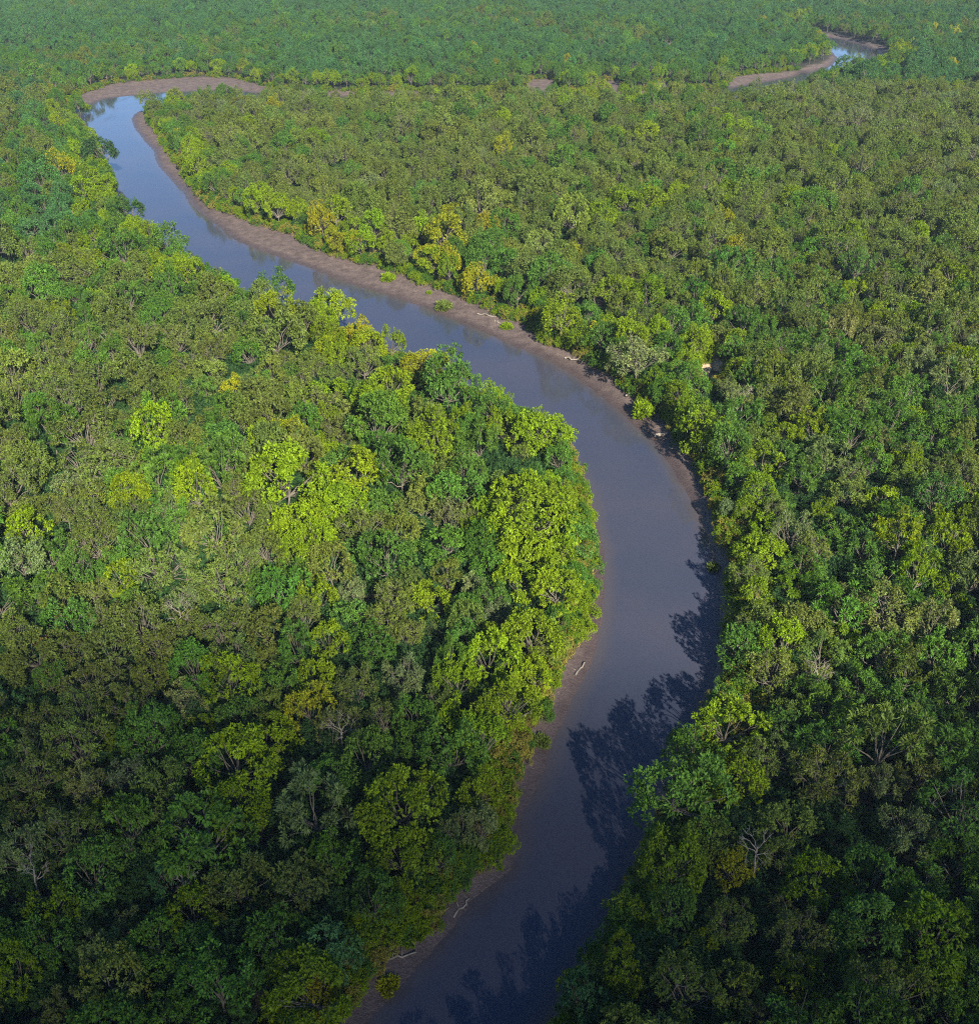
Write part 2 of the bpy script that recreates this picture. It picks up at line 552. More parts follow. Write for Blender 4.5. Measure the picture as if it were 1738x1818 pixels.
# surveyed crowns: photo x, y, width, colour, form
SURVEY = [
 (65,1393,120,'olive','open'),(165,1418,95,'grey','open'),(235,1393,80,'grey','open'),(420,1368,150,'lime','dense'),(325,1458,130,'olive','open'),
 (560,1453,150,'grey','spray'),(720,1448,165,'lime','domed'),(650,1363,110,'green','dense'),(800,1348,120,'green','dense'),(850,1418,80,'lime','dense'),
 (45,1533,105,'grey','open'),(170,1573,120,'green','dense'),(300,1578,90,'blue','open'),(425,1578,120,'olive','dense'),(545,1588,115,'olive','dense'),
 (725,1528,130,'lime','domed'),(665,1618,100,'green','dense'),(725,1663,70,'lime','dense'),(100,1638,90,'lime','dense'),(230,1653,60,'grey','open'),
 (345,1633,100,'lime','dense'),(350,1695,100,'green','dense'),(175,1698,85,'grey','open'),(500,1688,130,'green','dense'),(590,1703,110,'blue','dense'),
 (40,1743,95,'lime','dense'),(210,1758,125,'olive','dense'),(390,1763,150,'green','dense'),(545,1768,160,'lime','domed'),(622,1805,80,'gold','dense'),
 (125,1803,80,'grey','spray'),(300,1810,110,'green','dense'),(820,1485,75,'grey','open'),(893,1512,75,'grey','domed'),(822,1565,70,'green','spray'),
 (1198,1420,170,'green','dense'),(1138,1393,60,'dark','dense'),(1368,1348,95,'olive','open'),(1458,1393,130,'olive','open'),(1318,1403,100,'lime','dense'),
 (1563,1413,80,'grey','open'),(1668,1348,125,'green','spray'),(1698,1418,90,'green','spray'),(1400,1470,115,'olive','dense'),(1318,1465,60,'dark','spray'),
 (1218,1528,85,'green','dense'),(1303,1548,80,'gold','dense'),(1388,1530,85,'olive','open'),(1605,1490,115,'grey','open'),(1695,1548,115,'green','spray'),
 (1483,1508,55,'dark','spray'),(1193,1618,95,'green','spray'),(1293,1643,100,'olive','open'),(1243,1678,60,'lime','spray'),(1383,1613,50,'grey','open'),
 (1408,1680,125,'olive','open'),(1540,1660,150,'green','domed'),(1650,1680,170,'lime','domed'),(1713,1750,110,'green','dense'),(1570,1778,160,'olive','open'),
 (1690,1810,100,'green','dense'),(993,1698,55,'dark','dense'),(1103,1692,48,'lime','spray'),(1105,1740,80,'lime','spray'),(1035,1780,85,'dark','spray'),
 (1220,1770,150,'olive','open'),(1310,1760,105,'olive','dense'),(1355,1808,90,'grey','open'),(1093,1815,60,'green','spray'),
 (55,945,90,'lime','dense'),(175,975,95,'olive','open'),(228,935,70,'olive','open'),(305,928,85,'grey','open'),(385,965,130,'olive','dense'),
 (540,932,110,'lime','dense'),(500,962,55,'lime','dense'),(640,938,100,'olive','open'),(710,957,80,'olive','dense'),(800,935,75,'grey','open'),
 (45,1010,90,'grey','dense'),(290,1020,115,'olive','open'),(410,1052,105,'olive','open'),(525,1022,80,'green','spray'),(590,1012,95,'olive','dense'),
 (65,1062,80,'green','dense'),(140,1018,70,'green','open'),(325,1082,75,'grey','open'),(242,1078,65,'green','dense'),(175,1060,70,'olive','open'),
 (565,1068,75,'lime','dense'),(620,1055,65,'grey','open'),(700,1075,85,'olive','open'),(755,1052,45,'lime','dense'),(793,1022,60,'olive','dense'),
 (850,1052,60,'grey','open'),(825,1092,70,'green','dense'),(125,1112,95,'green','dense'),(250,1126,110,'olive','open'),(390,1130,100,'olive','open'),
 (480,1126,95,'olive','dense'),(540,1102,80,'olive','open'),(588,1146,75,'lime','dense'),(665,1150,95,'green','dense'),(725,1140,65,'olive','open'),
 (762,1124,45,'grey','open'),(825,1150,75,'green','dense'),(88,1160,36,'orange','dense'),(30,1128,75,'olive','open'),(165,1226,115,'olive','open'),
 (95,1212,65,'green','open'),(272,1222,80,'olive','open'),(410,1222,100,'lime','dense'),(500,1218,80,'green','dense'),(565,1212,80,'lime','dense'),
 (637,1232,90,'olive','open'),(715,1212,85,'grey','open'),(810,1225,85,'lime','dense'),(240,1268,95,'olive','open'),(330,1252,85,'grey','open'),
 (365,1298,50,'lime','spray'),(428,1278,95,'green','dense'),(555,1272,85,'gold','dense'),(480,1264,62,'olive','dense'),(685,1282,90,'olive','open'),
 (775,1262,80,'olive','open'),(10,1262,75,'blue','dense'),(75,1290,70,'olive','open'),(70,1327,65,'grey','open'),(148,1298,100,'olive','open'),
 (215,1322,65,'lime','spray'),(480,1328,110,'lime','dense'),(600,1302,90,'grey','open'),(740,1326,85,'green','dense'),(805,1290,80,'lime','dense'),
 (1328,915,55,'lime','spray'),(1280,910,36,'grey','domed'),(1372,915,60,'olive','open'),(1398,957,85,'grey','open'),(1445,988,80,'olive','open'),
 (1493,945,80,'green','spray'),(1533,978,80,'green','spray'),(1593,932,90,'green','spray'),(1678,975,75,'lime','spray'),(1333,1030,80,'olive','open'),
 (1408,1047,62,'lime','spray'),(1423,1112,105,'olive','domed'),(1488,1142,75,'lime','spray'),(1278,1136,52,'green','dense'),(1338,1090,48,'lime','spray'),
 (1322,1136,52,'grey','open'),(1368,1207,100,'olive','open'),(1436,1212,75,'olive','open'),(1268,1242,62,'green','spray'),(1303,1266,50,'olive','open'),
 (1393,1272,68,'olive','dense'),(1528,1226,85,'green','spray'),(1618,1077,85,'green','spray'),(1688,1057,68,'lime','spray'),(1560,1172,95,'green','spray'),
 (1663,1182,85,'green','spray'),(1608,1262,100,'green','spray'),(1693,1252,85,'green','spray'),(1613,1332,90,'green','spray'),
 (1523,1302,75,'green','spray'),(1708,1327,70,'green','spray'),(1560,1060,70,'green','spray'),(1500,1060,60,'grey','open'),
 (975,500,85,'green','domed'),(1013,518,88,'olive','domed'),(1148,528,75,'lime','dense'),(1083,530,65,'lime','dense'),(983,578,80,'lime','dense'),
 (1038,572,55,'green','dense'),(1103,642,110,'grey','open'),(1218,688,70,'green','dense'),(1265,622,66,'lime','dense'),(1318,580,60,'green','spray'),
 (1408,716,66,'grey','domed'),(1368,672,70,'lime','spray'),(1433,617,72,'green','spray'),(1483,617,68,'green','spray'),(1568,687,76,'olive','spray'),
 (1518,732,52,'grey','open'),(1443,772,75,'lime','spray'),(1248,772,95,'lime','dense'),(1578,752,85,'green','spray'),(1333,802,78,'olive','dense'),
 (1393,782,60,'lime','spray'),(1503,852,52,'grey','open'),(1318,852,70,'green','spray'),(1423,852,75,'green','spray'),(1543,816,60,'olive','open'),
 (1688,812,75,'green','spray'),(1165,688,50,'lime','dense'),(1310,715,60,'grey','open'),(1290,700,40,'olive','open'),(1240,700,46,'green','dense'),
 (935,915,205,'lime','domed'),(955,775,112,'lime','domed'),(880,742,80,'green','dense'),(994,1000,70,'lime','dense'),(998,895,56,'lime','dense'),
 (986,1052,110,'lime','dense'),(930,985,90,'lime','dense'),(1021,1030,62,'green','domed'),(940,1142,110,'lime','domed'),(991,1110,60,'green','dense'),
 (1006,1160,66,'olive','domed'),(870,1190,105,'lime','dense'),(900,1265,110,'lime','domed'),(950,1210,70,'lime','dense'),(860,1330,100,'lime','dense'),
 (990,822,58,'green','domed'),(925,815,46,'olive','domed'),(920,1042,75,'lime','dense'),(880,1105,60,'grey','open'),(870,1015,70,'green','dense'),
 (415,700,46,'gold','dense'),(118,568,56,'lime','spray'),(530,582,84,'olive','domed'),(550,915,64,'lime','dense'),(770,800,110,'lime','dense'),
 (300,686,34,'lime','dense'),(235,755,42,'green','spray'),(640,548,76,'lime','dense'),(590,545,62,'lime','dense'),(510,515,66,'green','dense'),
 (340,425,70,'green','dense'),(240,380,64,'dark','dense'),(185,275,62,'dark','domed'),(150,265,40,'green','dense'),(790,430,85,'gold','dense'),
 (620,445,52,'lime','dense'),(575,440,40,'gold','dense'),(840,505,60,'gold','dense'),(700,455,48,'olive','domed'),(900,450,56,'olive','domed'),
 (1000,508,60,'olive','domed'),(1060,470,54,'green','domed'),(1510,112,62,'green','dense'),
]


def tree_scale(z):
    return z


trees = []          # x, y, crown width (m), tint name, style, surveyed
for px, py, w, tint, style in SURVEY:
    zc = 5.6
    for _ in range(3):
        x, y = ground_at(px, py, zc + 1.2)
        dep = project(x, y, zc)[2]
        D = w * dep / FPX
        zc = 4.6 * (D / 9.0) ** 0.7 + 0.8
    x, y = ground_at(px, py, zc)
    trees.append([float(x), float(y), D, tint, style, True])
sx = np.array([t[0] for t in trees]); sy = np.array([t[1] for t in trees])
ssv = signed(VEG_POLYS, sx, sy)
KEEP_CLEAR = []
for t, s in zip(trees, ssv):                 # a surveyed crown may overhang, its stem stands on the bank
    k = 0
    while s > -0.4 and k < 12:
        gxp = signed(VEG_POLYS, np.array([t[0] + .5, t[0] - .5, t[0], t[0]]), np.array([t[1], t[1], t[1] + .5, t[1] - .5]))
        g = np.array([gxp[0] - gxp[1], gxp[2] - gxp[3]])
        g = g / max(np.linalg.norm(g), 1e-6)
        t[0] -= g[0] * 0.8; t[1] -= g[1] * 0.8
        s = float(signed(VEG_POLYS, np.array([t[0]]), np.array([t[1]]))[0]); k += 1

cell = 12.0
hash_ = {}


def near_ok(x, y, D, f):
    ci, cj = int(x // cell), int(y // cell)
    for i in (ci - 1, ci, ci + 1):
        for j in (cj - 1, cj, cj + 1):
            for (a, b, d) in hash_.get((i, j), ()):
                if (a - x) ** 2 + (b - y) ** 2 < (f * (d + D)) ** 2:
                    return False
    return True


def put(x, y, D):
    hash_.setdefault((int(x // cell), int(y // cell)), []).append((x, y, D))


for t in trees:
    put(t[0], t[1], t[2])

# openings in the canopy, surveyed like the crowns: x, y, half width, half height
GAPS = [(925, 822, 85, 26), (640, 1178, 110, 16), (340, 1172, 50, 14), (1500, 1480, 70, 45), (1160, 1620, 45, 70), (1350, 1172, 90, 18), (1290, 1335, 55, 28),
        (1460, 1300, 50, 24), (260, 1642, 70, 25), (400, 1402, 40, 20), (910, 1086, 60, 18), (1590, 1548, 60, 32), (1440, 870, 50, 18), (1292, 868, 28, 18),
        (460, 1702, 40, 25), (1500, 905, 45, 14), (190, 1180, 60, 14), (730, 1640, 40, 20), (1640, 1135, 50, 16), (90, 1440, 45, 16), (560, 1395, 45, 16)]
HALF = PW / 2 / FPX
nc = 130000
u = RNG.random(nc)
DMAX, DMIN = 960.0, 12.0
dist = np.sqrt(u * (DMAX ** 2 - DMIN ** 2) + DMIN ** 2)
dist[:14000] = RNG.uniform(12, 280, 14000)
side = RNG.uniform(-1, 1, nc)
cxs = side * (dist * (HALF * 1.10) + 34)
cys = dist
csv = signed(VEG_POLYS, cxs, cys)
csz = np.clip(RNG.lognormal(math.log(5.7), 0.25, nc), 3.6, 10.5)
edge = -csv
csz = np.where(edge < 8, np.minimum(csz, 7.0 + 0 * csz) * 0.92, csz)
patch = vnoise(cxs + 500, cys + 500, 22.0, 11)
patch2 = vnoise(cxs + 900, cys + 100, 60.0, 12)
pick = RNG.random(nc)
for i in range(nc):
    lim_ = -0.34 * csz[i] if cxs[i] < 30 and cys[i] < 190 and project(cxs[i], cys[i], 0)[0] < np.interp(project(cxs[i], cys[i], 0)[1], [560, 700, 850, 1000, 1200, 1400, 1818], [700, 900, 1150, 1180, 1130, 1050, 800]) else 0.3 - 0.17 * csz[i]
    if csv[i] > lim_:
        continue
    x, y, D = cxs[i], cys[i], csz[i]
    if not near_ok(x, y, D, 0.345 if dist[i] > 165 else 0.31):
        continue
    px, py, _ = project(x, y, 4.5)
    if (1222 < px < 1308 and 632 < py < 716) or any(((px - a) / c) ** 2 + ((py - b) / d) ** 2 < 1 for a, b, c, d in GAPS):
        continue
    put(x, y, D)
    p, q, e = 0.62 * pick[i] + 0.38 * min(1, max(0, 1.5 * patch2[i] - 0.25)), patch[i], edge[i]
    right = px > 1130 + 0.25 * (900 - py) and py > 480
    if e < 9 and p < (0.62 if not (500 < px < 1120 and 380 < py < 660) else 0.9):
        tint = 'lime' if p < 0.4 else 'green'
        if 500 < px < 1120 and 380 < py < 660 and pick[i] < 0.45:
            tint = 'gold' if pick[i] < 0.16 else 'lime'
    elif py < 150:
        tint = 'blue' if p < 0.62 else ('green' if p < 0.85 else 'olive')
    elif right:
        tint = 'green' if p < 0.62 else ('lime' if p < 0.70 + 0.15 * (q > .6) else ('olive' if p < 0.9 else 'grey'))
    elif py > 1250:
        tint = 'olive' if p < 0.33 else ('green' if p < 0.7 else ('lime' if p < 0.82 else 'grey'))
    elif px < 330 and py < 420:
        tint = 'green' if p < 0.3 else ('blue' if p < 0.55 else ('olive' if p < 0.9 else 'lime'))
    else:
        lim = 0.13 + 0.16 * (q > 0.72)
        tint = 'lime' if p < lim else ('green' if p < lim + 0.22 else ('olive' if p < lim + 0.68 else 'grey'))
    if pick[i] > 0.996:
        tint = 'gold'
    z = RNG.random()
    if right:
        style = 'spray' if z < 0.6 else ('open' if z < 0.8 else 'dense')
    elif tint == 'lime':
        style = 'dense' if z < 0.6 else 'domed'
    elif tint in ('olive', 'grey'):
        style = 'open' if z < 0.5 else ('domed' if z < 0.65 else 'dense')
    else:
        style = 'dense' if z < 0.5 or py > 1450 else ('spray' if z < 0.8 else 'domed')
    if py > 1450 and style == 'spray':
        style = 'dense'
    if py < 520 and not right and z > 0.35:
        style = 'domed' if z > 0.7 else 'dense'
    if 150 < py < 620 and px > 330 and e > 9 and tint in ('green', 'lime') and RNG.random() < 0.55:
        tint = 'olive'
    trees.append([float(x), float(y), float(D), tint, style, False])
print("TREES", len(trees))

T = len(trees)
tx = np.array([t[0] for t in trees]); ty = np.array([t[1] for t in trees]); tD = np.array([t[2] for t in trees])
tsw, tsv = signed(WATER_POLYS, tx, ty), signed(VEG_POLYS, tx, ty)
tz = height(tx, ty, tsw, tsv)
forms = [t[4] + '_large' if t[2] > 10.3 and t[4] != 'spray' else ('dense' if t[4] == 'spray' and e > -5 else t[4]) for t, e in zip(trees, tsv)]
kind_i = np.array([BY_STYLE[f][RNG.integers(len(BY_STYLE[f]))] for f in forms])
s_xy = tD / NATIVE[kind_i]
s_z = (tD / 9.0) ** 0.7 * np.where(NATIVE[kind_i] > 10, 0.8, 1.0) * np.where(np.array([t[5] for t in trees]), RNG.uniform(0.88, 1.18, T), RNG.uniform(0.74, 1.36, T))
big = tD > 12.3
s_z = np.where(big, np.minimum(s_z, 1.0), s_z)
rotz = RNG.uniform(0, 2 * math.pi, T)
tilt = RNG.normal(0, 0.05, (T, 2))

hue = RNG.normal(0, 1, (T, 3))
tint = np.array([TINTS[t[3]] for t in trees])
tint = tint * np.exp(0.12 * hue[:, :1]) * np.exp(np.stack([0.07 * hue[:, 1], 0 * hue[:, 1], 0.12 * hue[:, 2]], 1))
ppx, ppy, pdep = project(tx, ty, tz + 4.6 * s_z)
psize = tD * FPX / pdep
inside = (ppx > 6) & (ppx < PW - 6) & (ppy > 6) & (ppy < PH - 10)
surveyed = np.array([t[5] for t in trees])
N_IND = 284
special = np.array([i < len(SURVEY) and (SURVEY[i][0], SURVEY[i][1]) in {(935, 915), (955, 775), (88, 1160), (1303, 1548), (993, 1698), (415, 700), (118, 568), (1423, 1112), (1198, 1420), (1650, 1680)} for i in range(T)])
order = np.argsort(-(psize * np.where(surveyed, 1.3, 1.0) + 1000 * special) * inside)
individual = np.zeros(T, bool)
individual[order[:N_IND]] = True
individual &= inside


# ------------------------------------------------------------------ labels
HUE = {'olive': 'olive green', 'grey': 'grey green', 'green': 'fresh green', 'lime': 'lime green', 'dark': 'dark green', 'gold': 'yellow green',
       'orange': 'orange brown', 'blue': 'blue green'}
FORM = {'dense': 'leafy', 'open': 'sparse', 'spray': 'spiky', 'domed': 'dome-shaped'}
ORD = ['', '', 'second', 'third', 'fourth', 'fifth', 'sixth', 'seventh', 'eighth', 'ninth', 'tenth', 'eleventh', 'twelfth']


def bank_of(i):
    y = ppy[i]
    edge_pts = np.array(LEFT_WATER[3:], float)
    o = np.argsort(edge_pts[:, 1])
    xe = np.interp(y + 30, edge_pts[o, 1], edge_pts[o, 0])
    return 'left' if ppx[i] < xe + 20 else 'right'


def place_of(i):
    x, y, b = ppx[i], ppy[i], bank_of(i)
    row = 'bottom' if y > 1640 else 'lower' if y > 1330 else 'middle' if y > 900 else 'upper'
    if tsv[i] > -4.5:
        return f"on the {row} {b} waterline"
    if (x < 190) if b == 'left' else (x > 1560):
        return f"along the {row} {b} photo edge"
    if (x < 520) if b == 'left' else (x > 1370):
        return f"deep in the {row} {b} forest"
    return f"near the {row} {b} bank"


def size_word(D, i):
    return 'small' if D < 6.2 else 'broad' if D > 9.3 else 'mid-sized'


SPECIAL = {(935, 915): "largest lime green tree, a broad dome on the left bank bend", (955, 775): "bright yellow-lime domed tree just above the largest lime dome",
           (88, 1160): "small orange brown withered tree among green crowns by the left edge", (1303, 1548): "yellow tree among dark crowns on the lower right bank",
           (993, 1698): "small lone dark green tree in shade at the lower right waterline", (415, 700): "small bright yellow tree alone in the left bank forest",
           (118, 568): "bright lime tree with radiating sprays near the left edge", (1423, 1112): "round olive domed tree standing above its neighbours beside the right bank",
           (1198, 1420): "broad fresh green tree overhanging the water beside the big shadow", (1650, 1680): "largest lime green dome in the lower right corner"}
labels = {}
groups = {}
for i in np.where(individual)[0]:
    key = (SURVEY[i][0], SURVEY[i][1]) if surveyed[i] else None
    if key in SPECIAL:
        labels[i] = SPECIAL[key]
        continue
    base = f"{size_word(tD[i], i)} {FORM[forms[i].replace('_large', '')]} {HUE[trees[i][3]]} tree {place_of(i)}"
    groups.setdefault(base, []).append(i)
for base, ids in groups.items():
    if len(ids) == 1:
        labels[ids[0]] = base
        continue
    xs, ys = ppx[ids], ppy[ids]
    if np.ptp(xs) > np.ptp(ys):
        o, names = np.argsort(xs), ('leftmost', 'from the left')
    else:
        o, names = np.argsort(-ys), ('lowest', 'from the bottom')
    for k, j in enumerate(o):
        short = base.replace('mid-sized ', '')
        labels[ids[j]] = f"{short}, {names[0]}" if k == 0 else f"{short}, {ORD[k + 1]} {names[1]}"


# ------------------------------------------------------------------ individual trees
def empty(name, loc, **props):
    o = bpy.data.objects.new(name, None)
    o.empty_display_size = 0.5
    COL.objects.link(o)
    o.location = loc
    for k, v in props.items():
        o[k] = v
    return o


proto = {}
for i in np.where(individual)[0]:
    k = int(kind_i[i])
    root = empty("broadleaf_tree", (tx[i], ty[i], tz[i] - 0.05), label=labels[i], category='tree', group='forest trees by the river')
    root.rotation_euler = (tilt[i, 0], tilt[i, 1], rotz[i])
    root.scale = (s_xy[i], s_xy[i], s_z[i])
    if k not in proto:
        crown = obj("crown", KINDS[k][1], root)
        trunk = obj("trunk", KINDS[k][2], root)
        proto[k] = (crown, trunk)
    else:
        crown, trunk = (p.copy() for p in proto[k])
        for o in (crown, trunk):
            COL.objects.link(o)
            o.parent = root
    crown["tint"] = [float(c) for c in tint[i]]


# ------------------------------------------------------------------ scattered stuff: the far forest, undergrowth
def scatter(name, pts, rot, scl, var, tnt, sources, **props):
    me = bpy.data.meshes.new(name)
    n = len(pts)
    me.vertices.add(n)
    me.vertices.foreach_set('co', np.asarray(pts, np.float32).ravel())
    for an, ty_, key, data in (('rot', 'FLOAT_VECTOR', 'vector', rot), ('scl', 'FLOAT_VECTOR', 'vector', scl), ('variant', 'INT', 'value', var)):
        at = me.attributes.new(an, ty_, 'POINT')
        at.data.foreach_set(key, np.asarray(data, np.int32 if ty_ == 'INT' else np.float32).ravel())
    at = me.attributes.new('tint', 'FLOAT_COLOR', 'POINT')
    at.data.foreach_set('color', np.concatenate([tnt, np.ones((n, 1))], 1).astype(np.float32).ravel())
    o = obj(name, me, **props)
    ng = bpy.data.node_groups.new(name, 'GeometryNodeTree')
    ng.interface.new_socket('Geometry', in_out='INPUT', socket_type='NodeSocketGeometry')
    ng.interface.new_socket('Geometry', in_out='OUTPUT', socket_type='NodeSocketGeometry')
    gi, go = ng.nodes.new('NodeGroupInput'), ng.nodes.new('NodeGroupOutput')
    join = ng.nodes.new('GeometryNodeJoinGeometry')

    def named(nm, dt):
        a_ = ng.nodes.new('GeometryNodeInputNamedAttribute')
        a_.data_type = dt
        a_.inputs['Name'].default_value = nm
        return a_.outputs['Attribute']
    rt = ng.nodes.new('FunctionNodeEulerToRotation')
    ng.links.new(named('rot', 'FLOAT_VECTOR'), rt.inputs[0])
    sc_, vr = named('scl', 'FLOAT_VECTOR'), named('variant', 'INT')
    for v, objs in sources.items():
        cmp_ = ng.nodes.new('FunctionNodeCompare')
        cmp_.data_type = 'INT'
        cmp_.operation = 'EQUAL'
        ng.links.new(vr, cmp_.inputs[2])
        cmp_.inputs[3].default_value = v
        jj = ng.nodes.new('GeometryNodeJoinGeometry')
        for so in objs:
            oi = ng.nodes.new('GeometryNodeObjectInfo')
            oi.transform_space = 'ORIGINAL'
            oi.inputs['Object'].default_value = so
            ng.links.new(oi.outputs['Geometry'], jj.inputs[0])
        ip = ng.nodes.new('GeometryNodeInstanceOnPoints')
        ng.links.new(gi.outputs[0], ip.inputs['Points'])
        ng.links.new(cmp_.outputs[0], ip.inputs['Selection'])
        ng.links.new(jj.outputs[0], ip.inputs['Instance'])
        ng.links.new(rt.outputs[0], ip.inputs['Rotation'])
        ng.links.new(sc_, ip.inputs['Scale'])
        ng.links.new(ip.outputs[0], join.inputs[0])
    ng.links.new(join.outputs[0], go.inputs[0])
    md = o.modifiers.new('scatter', 'NODES')
    md.node_group = ng
    return o


rest = np.where(~individual)[0]
srcs = {k: list(v) for k, v in proto.items()}
have = {s: [k for k in BY_STYLE[s] if k in proto] for s in BY_STYLE}
var = np.array([k if k in proto else (have[STYLES[k]] or have['dense'])[0] for k in kind_i])
scatter("distant_forest", np.stack([tx, ty, tz - 0.05], 1)[rest], np.stack([tilt[rest, 0], tilt[rest, 1], rotz[rest]], 1),
        np.stack([s_xy, s_xy, s_z], 1)[rest], var[rest], tint[rest], srcs,
        kind='stuff', label="unbroken green forest canopy stretching into the haze beyond the bends", category='forest')

# undergrowth: low bushes along the banks and in the gaps
nu = 44000
ud = np.sqrt(RNG.random(nu) * (430 ** 2 - 14 ** 2) + 14 ** 2)
ud[:12000] = RNG.uniform(14, 170, 12000)
ux = RNG.uniform(-1, 1, nu) * (ud * HALF * 1.1 + 16)
uy = ud
usv = signed(VEG_POLYS, ux, uy)
lx, ly = [], []
for line in (poly(LEFT_VEG), poly(RIGHT_VEG), poly(CHANNEL_VEG[:30])):
    seg = np.hypot(*(line[1:] - line[:-1]).T)
    for p0, p1, L_ in zip(line[:-1], line[1:], seg):
        nrm_ = np.array([-(p1 - p0)[1], (p1 - p0)[0]]) / max(L_, 1e-6)
        for t_ in np.arange(0, L_, 0.42):
            q_ = p0 + (p1 - p0) * t_ / L_ + nrm_ * RNG.normal(0, 1.0)
            lx.append(q_[0]); ly.append(q_[1])
ux, uy = np.concatenate([ux, lx]), np.concatenate([uy, ly])
usv = signed(VEG_POLYS, ux, uy)
nu = len(ux)
keep = (usv < 0.12) & (uy > 14)
keep &= (usv < 0.12) & ((usv > -3.2) | (RNG.random(nu) < 0.30))
ux, uy, usv = ux[keep], uy[keep], usv[keep]
uz = height(ux, uy, np.full(len(ux), -9.0), usv)
us = RNG.uniform(0.13, 0.36, len(ux)) * np.where(usv < -3.2, 1.5, 1.0)
dense = [k for k in have['dense'] + have['spray']]
ut = np.where((RNG.random(len(ux)) < 0.45)[:, None], np.array(TINTS['lime']), np.where((RNG.random(len(ux)) < 0.4)[:, None], np.array((0.22, 0.21, 0.04)), np.array(TINTS['green'])))
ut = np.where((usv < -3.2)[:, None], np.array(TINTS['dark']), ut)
scatter("undergrowth", np.stack([ux, uy, uz - 3.0 * us], 1), np.stack([np.zeros(len(ux)), np.zeros(len(ux)), RNG.uniform(0, 6.28, len(ux))], 1),
        np.stack([us, us, us], 1), np.array(dense)[RNG.integers(len(dense), size=len(ux))], ut, {k: [proto[k][0]] for k in dense},
        kind='stuff', label="low bushes and grassy tufts along the river banks", category='undergrowth')


# ------------------------------------------------------------------ grassy lip of the banks
def grass(name, n_try, dmax, colour):
    gd = RNG.uniform(18, dmax, n_try)
    x0 = RNG.uniform(-1, 1, n_try) * (gd * HALF * 1.05 + 5)
    sv = signed(VEG_POLYS, x0, gd)
    k = (sv < 0.25) & (sv > -1.3)
    x0, y0, sv = x0[k], gd[k], sv[k]
    z0 = height(x0, y0, np.full(len(x0), -9.0), np.minimum(sv, -0.01))
    nb = 9
    n = len(x0) * nb
    P = np.repeat(np.stack([x0, y0, z0 - 0.05], 1), nb, 0) + np.concatenate([RNG.normal(0, 0.16, (n, 2)), np.zeros((n, 1))], 1)
    u_ = unit(np.concatenate([RNG.normal(0, 0.5, (n, 2)), np.ones((n, 1))], 1))
    L = RNG.uniform(0.3, 0.8, n)[:, None]
    w = unit(np.cross(u_, RNG.normal(0, 1, (n, 3)))) * 0.045
    V = np.stack([P - w, P + w, P + u_ * L], 1).reshape(-1, 3)
    F = np.arange(3 * n).reshape(n, 3)
    leaf = np.repeat(np.stack([RNG.uniform(.35, .65, n), RNG.uniform(0, .6, n), np.zeros(n), np.ones(n)], 1), 3, 0)
    o = obj(name, mesh_from(name, V, F, LEAF, leaf), kind='stuff', label="straw coloured grass along the lip of the bank", category='grass')
    o["tint"] = list(colour)
    print("GRASS", n)


grass("bank_grass", 150000, 270, (0.24, 0.22, 0.07))


# ------------------------------------------------------------------ bare trees, bank shrubs, driftwood
def bare_tree_meshes(seed):
    rng = np.random.default_rng(seed)
    t, br = Tubes(6), Tubes(5)
    top = np.array([rng.normal(0, 0.4), rng.normal(0, 0.4), 5.2])
    t.add([(0, 0, -0.6), *wiggle(rng, (0, 0, 0.1), top, 5, 0.1)], [0.16, 0.14, 0.12, 0.11, 0.10, 0.08])

    def grow(p, d, L, r, depth):
        e = p + d * L
        br.add(wiggle(rng, p, e, 4, 0.07 * L), np.linspace(r, r * 0.55, 4))
        if depth == 0:
            return
        for _ in range(3 if depth > 1 else 4):
            dd = unit(d + rng.normal(0, 0.55, 3) + np.array([0, 0, 0.12]))
            grow(e, dd, L * rng.uniform(0.5, 0.75), r * 0.55, depth - 1)
    for k in range(6):
        a_ = k * 1.047 + rng.uniform(-.3, .3)
        grow(top - np.array([0, 0, rng.uniform(0, 1.3)]), unit(np.array([math.cos(a_), math.sin(a_), rng.uniform(.35, 1.1)])), rng.uniform(1.0, 1.6), 0.055, 2)
    return t.build("trunk", DEADWOOD), br.build("branches", DEADWOOD)


BARE = [bare_tree_meshes(900 + k) for k in range(4)]
BARE_AT = [(58, 1558, "pale leafless tree by the left edge low in the photo"), (322, 1560, "pale leafless tree beside the blue green tree on the lower left"),
           (372, 905, "pale leafless tree above the broad olive tree in the left bank forest"), (322, 1098, "forked pale bare tree in the middle of the left bank forest"),
           (192, 606, "white branched bare tree below the radiating lime tree near the left edge"), (940, 326, "pale dead tree alone in the forest inside the river bend"),
           (1345, 1508, "pale leafless tree beside the yellow tree on the lower right bank"), (608, 1300, "grey bare tree between olive crowns in the lower left forest"),
           (572, 378, "pale bare tree behind the mud bank inside the river bend"),
           (1448, 1210, "pale forked bare tree among olive crowns beside the right bank"), (1320, 700, "pale bare tree in front of the clay gully on the right bank")]
bproto = {}
for n_, (px, py, lab) in enumerate(BARE_AT):
    x, y = ground_at(px, py, 5.4)
    z = float(height(np.array([x]), np.array([y]), np.array([-9.0]), np.array([-9.0]))[0])
    k = n_ % 4
    r = empty("bare_tree", (x, y, z), label=lab, category='bare tree', group='leafless trees in the canopy')
    r.rotation_euler = (0, 0, random.uniform(0, 6.28))
    s = random.uniform(0.95, 1.15)
    r.scale = (s * .62, s * .62, s * 0.82)
    if k not in bproto:
        bproto[k] = (obj("trunk", BARE[k][0], r), obj("branches", BARE[k][1], r))
    else:
        for p in bproto[k]:
            c = p.copy(); COL.objects.link(c); c.parent = r


